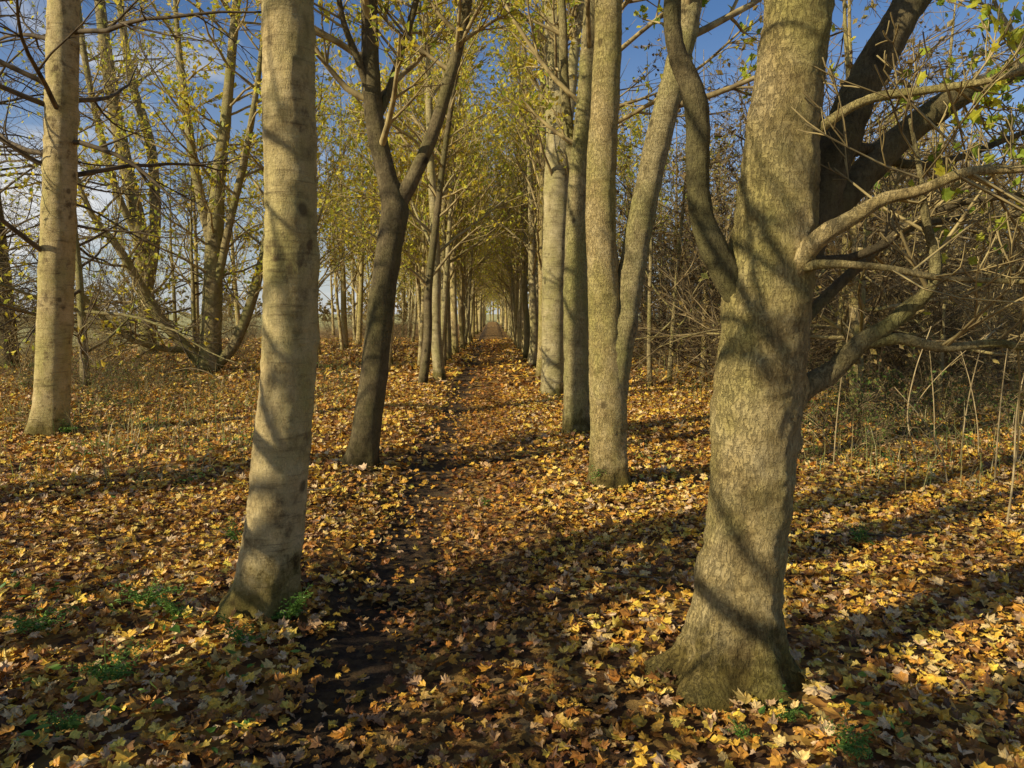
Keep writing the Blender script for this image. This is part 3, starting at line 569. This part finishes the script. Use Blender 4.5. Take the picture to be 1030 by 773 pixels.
# ------------------------------------------------------------------ shrubs
def make_shrub(H, n, leafp, tm, droop=.045, lm=None, name='shrub', ls=(.018, .035), el=(.6, 1.45), kq=9):
    root = empty(name); st, tw, lv = MB(), MB(), []
    for k in range(n):
        a = rng.uniform(0, 6.28); e = rng.uniform(*el)
        d = np.array([math.cos(a)*math.cos(e), math.sin(a)*math.cos(e), math.sin(e)]); L = H*rng.uniform(.6, 1.1); m = 9
        pts = [np.array([math.cos(a)*.12*rng.uniform(0, 1), math.sin(a)*.12, -.05])]; ds = [d]
        for q in range(m):
            d = unit(d+rvec()*.12-np.array([0, 0, droop])); pts.append(pts[-1]+d*L/m); ds.append(d)
        rr = np.linspace(rng.uniform(.5, 1)*.006*H, .003, m+1); st.tube(pts, rr, 5, cap=False)
        for q in range(kq):
            j = rng.integers(1, m+1); qv = unit(np.cross(ds[j], rvec()))
            grow(tw, lv, pts[j], unit(ds[j]+qv*rng.uniform(.6, 1.3)), L*rng.uniform(.2, .45), .0045, 0, (4, 3), up=0, wig=.3, leafp=leafp, rmin=.0026)
    st.build('stems', tm, root); tw.build('twigs', tm, root)
    if lv:
        lb = MB(); lb.leaves(OVAL[0], OVAL[1], lv, rng.uniform(*ls, len(lv)), 9); lb.build('foliage', lm or M_BROWNLEAF, root, smooth=False)
    return root
SH = [make_shrub(3.0, 15, .4, M_THICK), make_shrub(3.8, 17, .5, M_TWIG), make_shrub(2.2, 14, .7, M_THICK), make_shrub(3.4, 16, .3, M_TWIG_D)]
BR = [make_shrub(1.6, 11, .6, M_THICK, droop=.16, lm=M_BRAMBLE, name='bramble', ls=(.02, .035), el=(.5, 1.3), kq=4), make_shrub(1.2, 9, 1.2, M_TWIG_D, droop=.16, lm=M_BRAMBLE, name='bramble', ls=(.018, .032), el=(.4, 1.2), kq=4)]
pos = []
for i in range(44):
    for _ in range(40):
        y = rng.uniform(11, 34); x = rng.uniform(3.1+.03*y, min(.75*y+1, 20))
        if all((x-a)**2+(y-b)**2 > 1.4 for a, b in pos): break
    pos.append((x, y))
pos.sort(key=lambda q: q[1])
for i, (x, y) in enumerate(pos):
    zone = 'front' if y < 15 else ('middle' if y < 22 else 'back')
    put(SH[i % 4], x, y, {'front': 'tangled bare shrub at the front of the right hand thicket', 'middle': 'tangled bare shrub in the middle of the right hand thicket', 'back': 'tangled bare shrub deep in the right hand thicket'}[zone], f'{zone} shrubs of the right thicket', rng.uniform(.75, 1.05) if y < 14 else rng.uniform(1.0, 1.6), 'shrub')
for i in range(20):
    y = rng.uniform(7.6, 13.5); x = rng.uniform(max(3.0, .43*y), .72*y+.6)
    put(BR[i % 2], x, y, 'low arching bramble clump among the leaves in front of the right thicket', 'brambles before the right thicket', rng.uniform(.5, 1.0), 'bramble')
for i in range(22):
    y = rng.uniform(9.5, 26); x = -rng.uniform(.22*y, .68*y)
    put(BR[i % 2], x, y, 'low bramble clump in the dry grass on the left', 'brambles on the left', rng.uniform(.4, .8), 'bramble')
for i, (x, y) in enumerate([(-9, 16), (-12.5, 19), (-15, 24), (-10, 27), (-7.8, 33), (-17, 31), (-13, 36), (-20, 38), (-4.2, 37), (-24, 42), (-9, 46), (-4.3, 26)]):
    put(SH[i % 4], x, y, 'bare brown shrub on the left side, ' + ['nearest of all', 'before the leaning trunk', 'near the left edge', 'behind the forking tree', 'by the second row', 'far toward the left edge', 'by the field edge', 'out in the pale field', 'behind the left row', 'farthest out in the field', 'farthest by the field edge trees', 'close beside the left row'][i], 'shrubs on the left side', rng.uniform(.45, .7), 'shrub')
for i in range(22):
    y = rng.uniform(44, 64); x = -rng.uniform(.12*y, .75*y)
    put(SH[i % 4], x, y, 'distant bare shrub in the line of scrub along the pale field', 'scrub line along the field', rng.uniform(.5, .8), 'shrub')

# ------------------------------------------------------------------ far wood, hedgerow (read as one mass)
def far_mass(name, label, cat, spots, hs, nb, leafn, tm, lname, llabel, lm, lsz):
    mb, lv = MB(), []
    for (x, y) in spots:
        H = rng.uniform(*hs); z0 = float(gz(x, y)); p = np.array([x, y, z0-.1]); top = p+np.array([rng.normal(0, .4), rng.normal(0, .4), H])
        pts = np.array([p+(top-p)*t+rng.normal(0, .08, 3)*t for t in np.linspace(0, 1, 6)]); mb.tube(pts, np.linspace(.013*H, .015, 6), 5, cap=False)
        for k in range(nb):
            t = rng.uniform(.1, .95); q = p+(top-p)*t; a = rng.uniform(0, 6.28); e = rng.uniform(.1, 1.1)
            dd = np.array([math.cos(a)*math.cos(e), math.sin(a)*math.cos(e), math.sin(e)])
            grow(mb, lv, q, dd, H*rng.uniform(.18, .32)*(1.2-.5*t), .02, 0, (5,), up=.1, leafp=leafn, rmin=.01)
    tag(mb.build(name, tm), label, cat, kind='stuff')
    b = MB(); b.leaves(DIA[0], DIA[1], lv, rng.uniform(*lsz, len(lv)), 9); tag(b.build(lname, lm, smooth=False), llabel, 'leaves', kind='stuff')
far_mass('far_wood', 'bare brown wood closing the view behind the right hand thicket', 'wood', [(rng.uniform(7, 48), rng.uniform(36, 70)) for _ in range(130)], (8, 14), 22, 2.0, M_THICK,
         'far_leaves', 'brown and olive leaves still hanging in the far right wood', M_BROWNLEAF, (.08, .16))
far_mass('end_wood', 'hazy golden wood closing the far end of the path', 'wood', [(q, rng.uniform(112, 150)) for q in np.concatenate([rng.uniform(-24, -4.6, 26), rng.uniform(-1.2, 20, 26)])]+[(q, rng.uniform(128, 160)) for q in rng.uniform(-6, 0, 12)], (10, 16), 22, 2.4, M_TWIG,
         'end_wood_leaves', 'yellow leaves of the wood at the far end of the path', M_LEAF, (.14, .26))
far_mass('hedgerow', 'low hedgerow beyond the pale field on the left', 'hedge', [(rng.uniform(-130, -14), rng.uniform(85, 125)) for _ in range(100)], (2.5, 6), 14, 2.0, M_TWIG,
         'hedge_leaves', 'dull leaves on the hedgerow beyond the field', M_BROWNLEAF, (.14, .28))

# ------------------------------------------------------------------ undergrowth
def blades(n, xf, yr, hs, w, m, name, label, cat, bend=.5):
    mb = MB(); y = rng.uniform(*yr, n); lo, hi = xf(y); x = lo+(hi-lo)*rng.uniform(0, 1, n)
    nz = np.array([mn.noise((a*.6, b*.6, 3)) for a, b in zip(x, y)]); keep = rng.uniform(-.3, .5, n) < nz
    x, y = x[keep], y[keep]; n = len(x); z = gz(x, y)
    h = hs[0]+(hs[1]-hs[0])*rng.uniform(0, 1, n)**2; a = rng.uniform(0, 6.28, n); bd = np.abs(rng.normal(.4, bend, n))
    dx, dy = np.cos(a), np.sin(a); px, py = -dy, dx
    V = np.zeros((n, 7, 3))
    for i, t in enumerate((0, .4, .75)):
        ww = w*(1-.5*t)
        for s, kk in ((-1, 2*i), (1, 2*i+1)):
            V[:, kk, 0] = x+dx*bd*h*t*t+s*px*ww; V[:, kk, 1] = y+dy*bd*h*t*t+s*py*ww; V[:, kk, 2] = z+h*t*(1-.35*np.minimum(bd, 1.4)*t)
    V[:, 6, 0] = x+dx*bd*h; V[:, 6, 1] = y+dy*bd*h; V[:, 6, 2] = z+h*(1-.45*np.minimum(bd, 1.6))
    off = (np.arange(n)*7)[:, None, None]
    q = np.array([(0, 1, 3, 2), (2, 3, 5, 4)])[None]+off; t3 = np.array([(4, 5, 6)])[None]+off
    mb.v.append(V.reshape(-1, 3)); mb.f.append(q.reshape(-1, 4)); mb.f.append(t3.reshape(-1, 3)); mb.n = n*7
    tag(mb.build(name, m, smooth=False), label, cat, kind='stuff')
blades(34000, lambda y: (-.75*y-2, -2.4-.03*y), (6.6, 44), (.06, .6), .005, M_GRASS, 'dry_grass', 'straw coloured dry grass among the leaves on the left', 'grass', .9)
blades(13000, lambda y: (2.4+.05*y, .75*y+1.5), (6.4, 30), (.08, .8), .0042, M_GRASS, 'dry_undergrowth', 'dead tan stalks and grass under the right thicket', 'undergrowth', 1.0)

# ------------------------------------------------------------------ small green plants
def make_herb(n, L, s):
    root = empty('herb_plant'); st = MB(); lb = MB(); lv = []; sz = []
    for k in range(n):
        a = rng.uniform(0, 6.28); e = rng.uniform(.5, 1.3); d = np.array([math.cos(a)*math.cos(e), math.sin(a)*math.cos(e), math.sin(e)])
        pts = [np.array([0, 0, -.01])]; LL = L*rng.uniform(.5, 1.1)
        for q in range(6): d = unit(d+rvec()*.08-np.array([0, 0, .12])); pts.append(pts[-1]+d*LL/6)
        st.tube(pts, np.linspace(.0022, .0012, 7), 4, cap=False)
        side = unit(np.cross(d, (0, 0, 1)))
        for q in range(1, 7):
            for sg in (-1, 1):
                for w in (.35, .7, 1.0):
                    lv.append(pts[q]+side*sg*w*LL*.32*(1.1-q/8)+rvec()*.004); sz.append(s*rng.uniform(.6, 1.1)*(1.2-q/10))
    lb.leaves(OVAL[0], OVAL[1], lv, sz, .6); st.build('stalks', M_HERB, root); lb.build('leaves', M_HERB, root, smooth=False); return root
HB = [make_herb(9, .2, .014), make_herb(6, .16, .013), make_herb(12, .25, .016)]
for i, (px, py, lab, s) in enumerate([
    (292, 628, 'green leafy sprig at the foot of the left foreground trunk', 1.1), (243, 652, 'green sprig left of the foot of the left foreground trunk', 1.1),
    (148, 612, 'small green plant in the leaves far left of the pale trunk', .9), (178, 628, 'low green plant just right of another at the far left', .9),
    (68, 742, 'feathery green plant in the bottom left corner', .9), (110, 690, 'thin green plant above the bottom left corner', .9),
    (604, 492, 'green tuft at the foot of the second tree in the right row', 1.2), (748, 752, 'small green plant before the big right trunk', .6),
    (860, 765, 'green plant at the bottom edge right of the big trunk', .6), (790, 735, 'tiny green plant beside the roots of the big right trunk', .5),
    (488, 512, 'small green tuft on the open leaves between path and right row', .7), (70, 438, 'green tuft at the foot of the straight left trunk', 1.3),
    (865, 552, 'green tuft in the shade right of the big trunk', .9), (238, 548, 'green tuft behind and left of the left foreground trunk', 1.1), (35, 640, 'green plant at the left edge among lit leaves', .9)]):
    g = G(px, py); o = put(HB[i % 3], g[0], g[1], lab, 'small green plants', s, 'plant'); o.location.z = g[2]+.04

# loose sticks and the leaning dead stems on the right
def stick(px0, py0, pts, label, name='fallen_stick', cat='stick', m=M_TWIG_D, group=None):
    g = G(px0, py0); mb = MB(); Q = resample([(g[0]+a, g[1]+b, g[2]+c, r) for a, b, c, r in pts], .05)
    mb.tube(Q[:, :3], Q[:, 3], 6, lump=.1)
    o = mb.build(name, m, None, g); o.location = tuple(g); tag(o, label, cat, group)
stick(1012, 530, [(0, 0, -.05, .009), (.03, 0, .4, .008), (.06, .05, .9, .006), (.12, .05, 1.3, .004)], 'leaning dead stem rising near the right edge', 'dead_stem', 'stem', M_STRAW)
stick(925, 470, [(0, 0, -.05, .009), (-.1, .1, .5, .008), (-.05, .1, 1.0, .006), (.1, .1, 1.5, .004)], 'pale dead stem in front of the right thicket', 'dead_stem', 'stem', M_STRAW)
stick(235, 395, [(0, 0, -.05, .01), (-.3, -.2, .35, .009), (-.7, -.3, .5, .006), (-1.1, -.4, .42, .004)], 'bent pale stalk arching over the grass on the left', 'dead_stem', 'stem', M_STRAW)
for px, py in [(940, 455), (965, 470), (985, 462), (1000, 490), (905, 445), (1020, 470), (880, 440), (955, 490), (838, 470)]:
    a, b = rng.normal(0, .16, 2); h = rng.uniform(.9, 1.7)
    stick(px, py, [(0, 0, -.05, .007), (a*.4, b*.3, h*.35, .0065), (a*1.2, b, h*.7, .005), (a*2.2, b*2, h, .003)], 'tall dry stalk in the group standing at the right edge', 'dry_stalk', 'stalk', M_STRAW, 'tall dry stalks at the right edge')
stick(860, 545, [(-.35, 0, .03, .012), (0, .03, .05, .011), (.3, .0, .04, .009), (.55, .08, .05, .006)], 'dark fallen stick lying right of the big trunk')
stick(320, 500, [(-.2, .1, .04, .008), (0, 0, .06, .008), (.15, -.05, .1, .006), (.28, -.02, .2, .003)], 'short twig lying between the two left row trunks')
stick(640, 590, [(-.2, .1, .05, .006), (0, 0, .06, .006), (.2, -.05, .06, .004)], 'thin twig on the leaves left of the big trunk')

cl = []
for px, py, n in [(110, 625, 20), (190, 640, 20), (60, 700, 14), (120, 720, 14), (260, 690, 14), (30, 760, 12), (240, 745, 8), (800, 720, 10), (870, 740, 12), (160, 430, 140), (90, 455, 120), (230, 450, 110), (120, 410, 140), (250, 410, 110), (180, 490, 50), (660, 470, 40), (20, 600, 16), (900, 470, 90), (960, 440, 110), (830, 440, 80)]:
    g = G(px, py); k = g[1]/4
    for _ in range(n): x, y = g[0]+rng.normal(0, .16*k), g[1]+rng.normal(0, .13*k); cl.append((x, y, float(gz(x, y))+rng.uniform(.05, .1)))
b = MB(); b.leaves(OVAL[0], OVAL[1], cl, rng.uniform(.014, .03, len(cl)), .6); tag(b.build('ground_cover', M_HERB, smooth=False), 'small green ground cover leaves poking through the fallen leaves', 'ground cover', kind='stuff')
litter()

# ------------------------------------------------------------------ light, sky, camera
AZ = math.radians(58); EL = math.radians(28)
s = Vector((-math.sin(AZ)*math.cos(EL), -math.cos(AZ)*math.cos(EL), math.sin(EL)))
ld = bpy.data.lights.new('sun', 'SUN'); ld.energy = 5.0; ld.angle = math.radians(.4); ld.color = (1, .92, .7)
lo = bpy.data.objects.new('sun', ld); COL.objects.link(lo); lo.rotation_euler = (-s).to_track_quat('-Z', 'Y').to_euler(); lo.location = (-20, -10, 20)
w = bpy.data.worlds.new('World'); SC.world = w; w.use_nodes = True; nt = w.node_tree; nt.nodes.clear()
out = nt.nodes.new('ShaderNodeOutputWorld'); bg = nt.nodes.new('ShaderNodeBackground'); sky = nt.nodes.new('ShaderNodeTexSky')
sky.sky_type = 'NISHITA'; sky.sun_disc = False; sky.sun_elevation = EL; sky.sun_rotation = math.atan2(s.x, s.y)
tc = nt.nodes.new('ShaderNodeTexCoord'); mp = nt.nodes.new('ShaderNodeMapping'); mp.inputs['Scale'].default_value = (1, 1, 2.2); mp.inputs['Location'].default_value = (.3, .1, 0); nt.links.new(tc.outputs['Generated'], mp.inputs[0])
nz = N(nt, 'ShaderNodeTexNoise', i_Scale=2.6, i_Detail=8.0, i_Roughness=.55); nt.links.new(mp.outputs[0], nz.inputs['Vector'])
sz = nt.nodes.new('ShaderNodeSeparateXYZ'); nt.links.new(tc.outputs['Generated'], sz.inputs[0])
bias = N(nt, 'ShaderNodeMath', operation='MULTIPLY_ADD', i_1=-.26); nt.links.new(sz.outputs[0], bias.inputs[0]); nt.links.new(nz.outputs['Fac'], bias.inputs[2])
bias2 = N(nt, 'ShaderNodeMath', operation='MULTIPLY_ADD', i_1=-.35); nt.links.new(sz.outputs[2], bias2.inputs[0]); nt.links.new(bias.outputs[0], bias2.inputs[2])
cr = ramp(nt, [(.53, 0.0), (.66, .95)], bias2.outputs[0])
hz = ramp(nt, [(.0, .6), (.16, .15), (.35, .0)], sz.outputs[2])
mxx = N(nt, 'ShaderNodeMath', operation='MAXIMUM'); nt.links.new(cr.outputs[0], mxx.inputs[0]); nt.links.new(hz.outputs[0], mxx.inputs[1])
c0 = mixc(nt, sky.outputs[0], (.95, 1.32, 1.8), 1.0, 'MULTIPLY')
c = mixc(nt, c0, (14, 14, 13.8), mxx.outputs[0])
nt.links.new(c, bg.inputs[0]); bg.inputs[1].default_value = .06; nt.links.new(bg.outputs[0], out.inputs[0])
cam = bpy.data.cameras.new('camera'); cam.sensor_width = 36; cam.lens = 36*F_PX/1030; cam.clip_end = 3000; cam.clip_start = .05
co = bpy.data.objects.new('camera', cam); COL.objects.link(co); co.location = (0, 0, CAMZ); co.rotation_euler = (math.pi/2-PITCH, 0, 0)
SC.camera = co
SC.view_settings.view_transform = 'Standard'; SC.view_settings.look = 'None'; SC.view_settings.exposure = 0
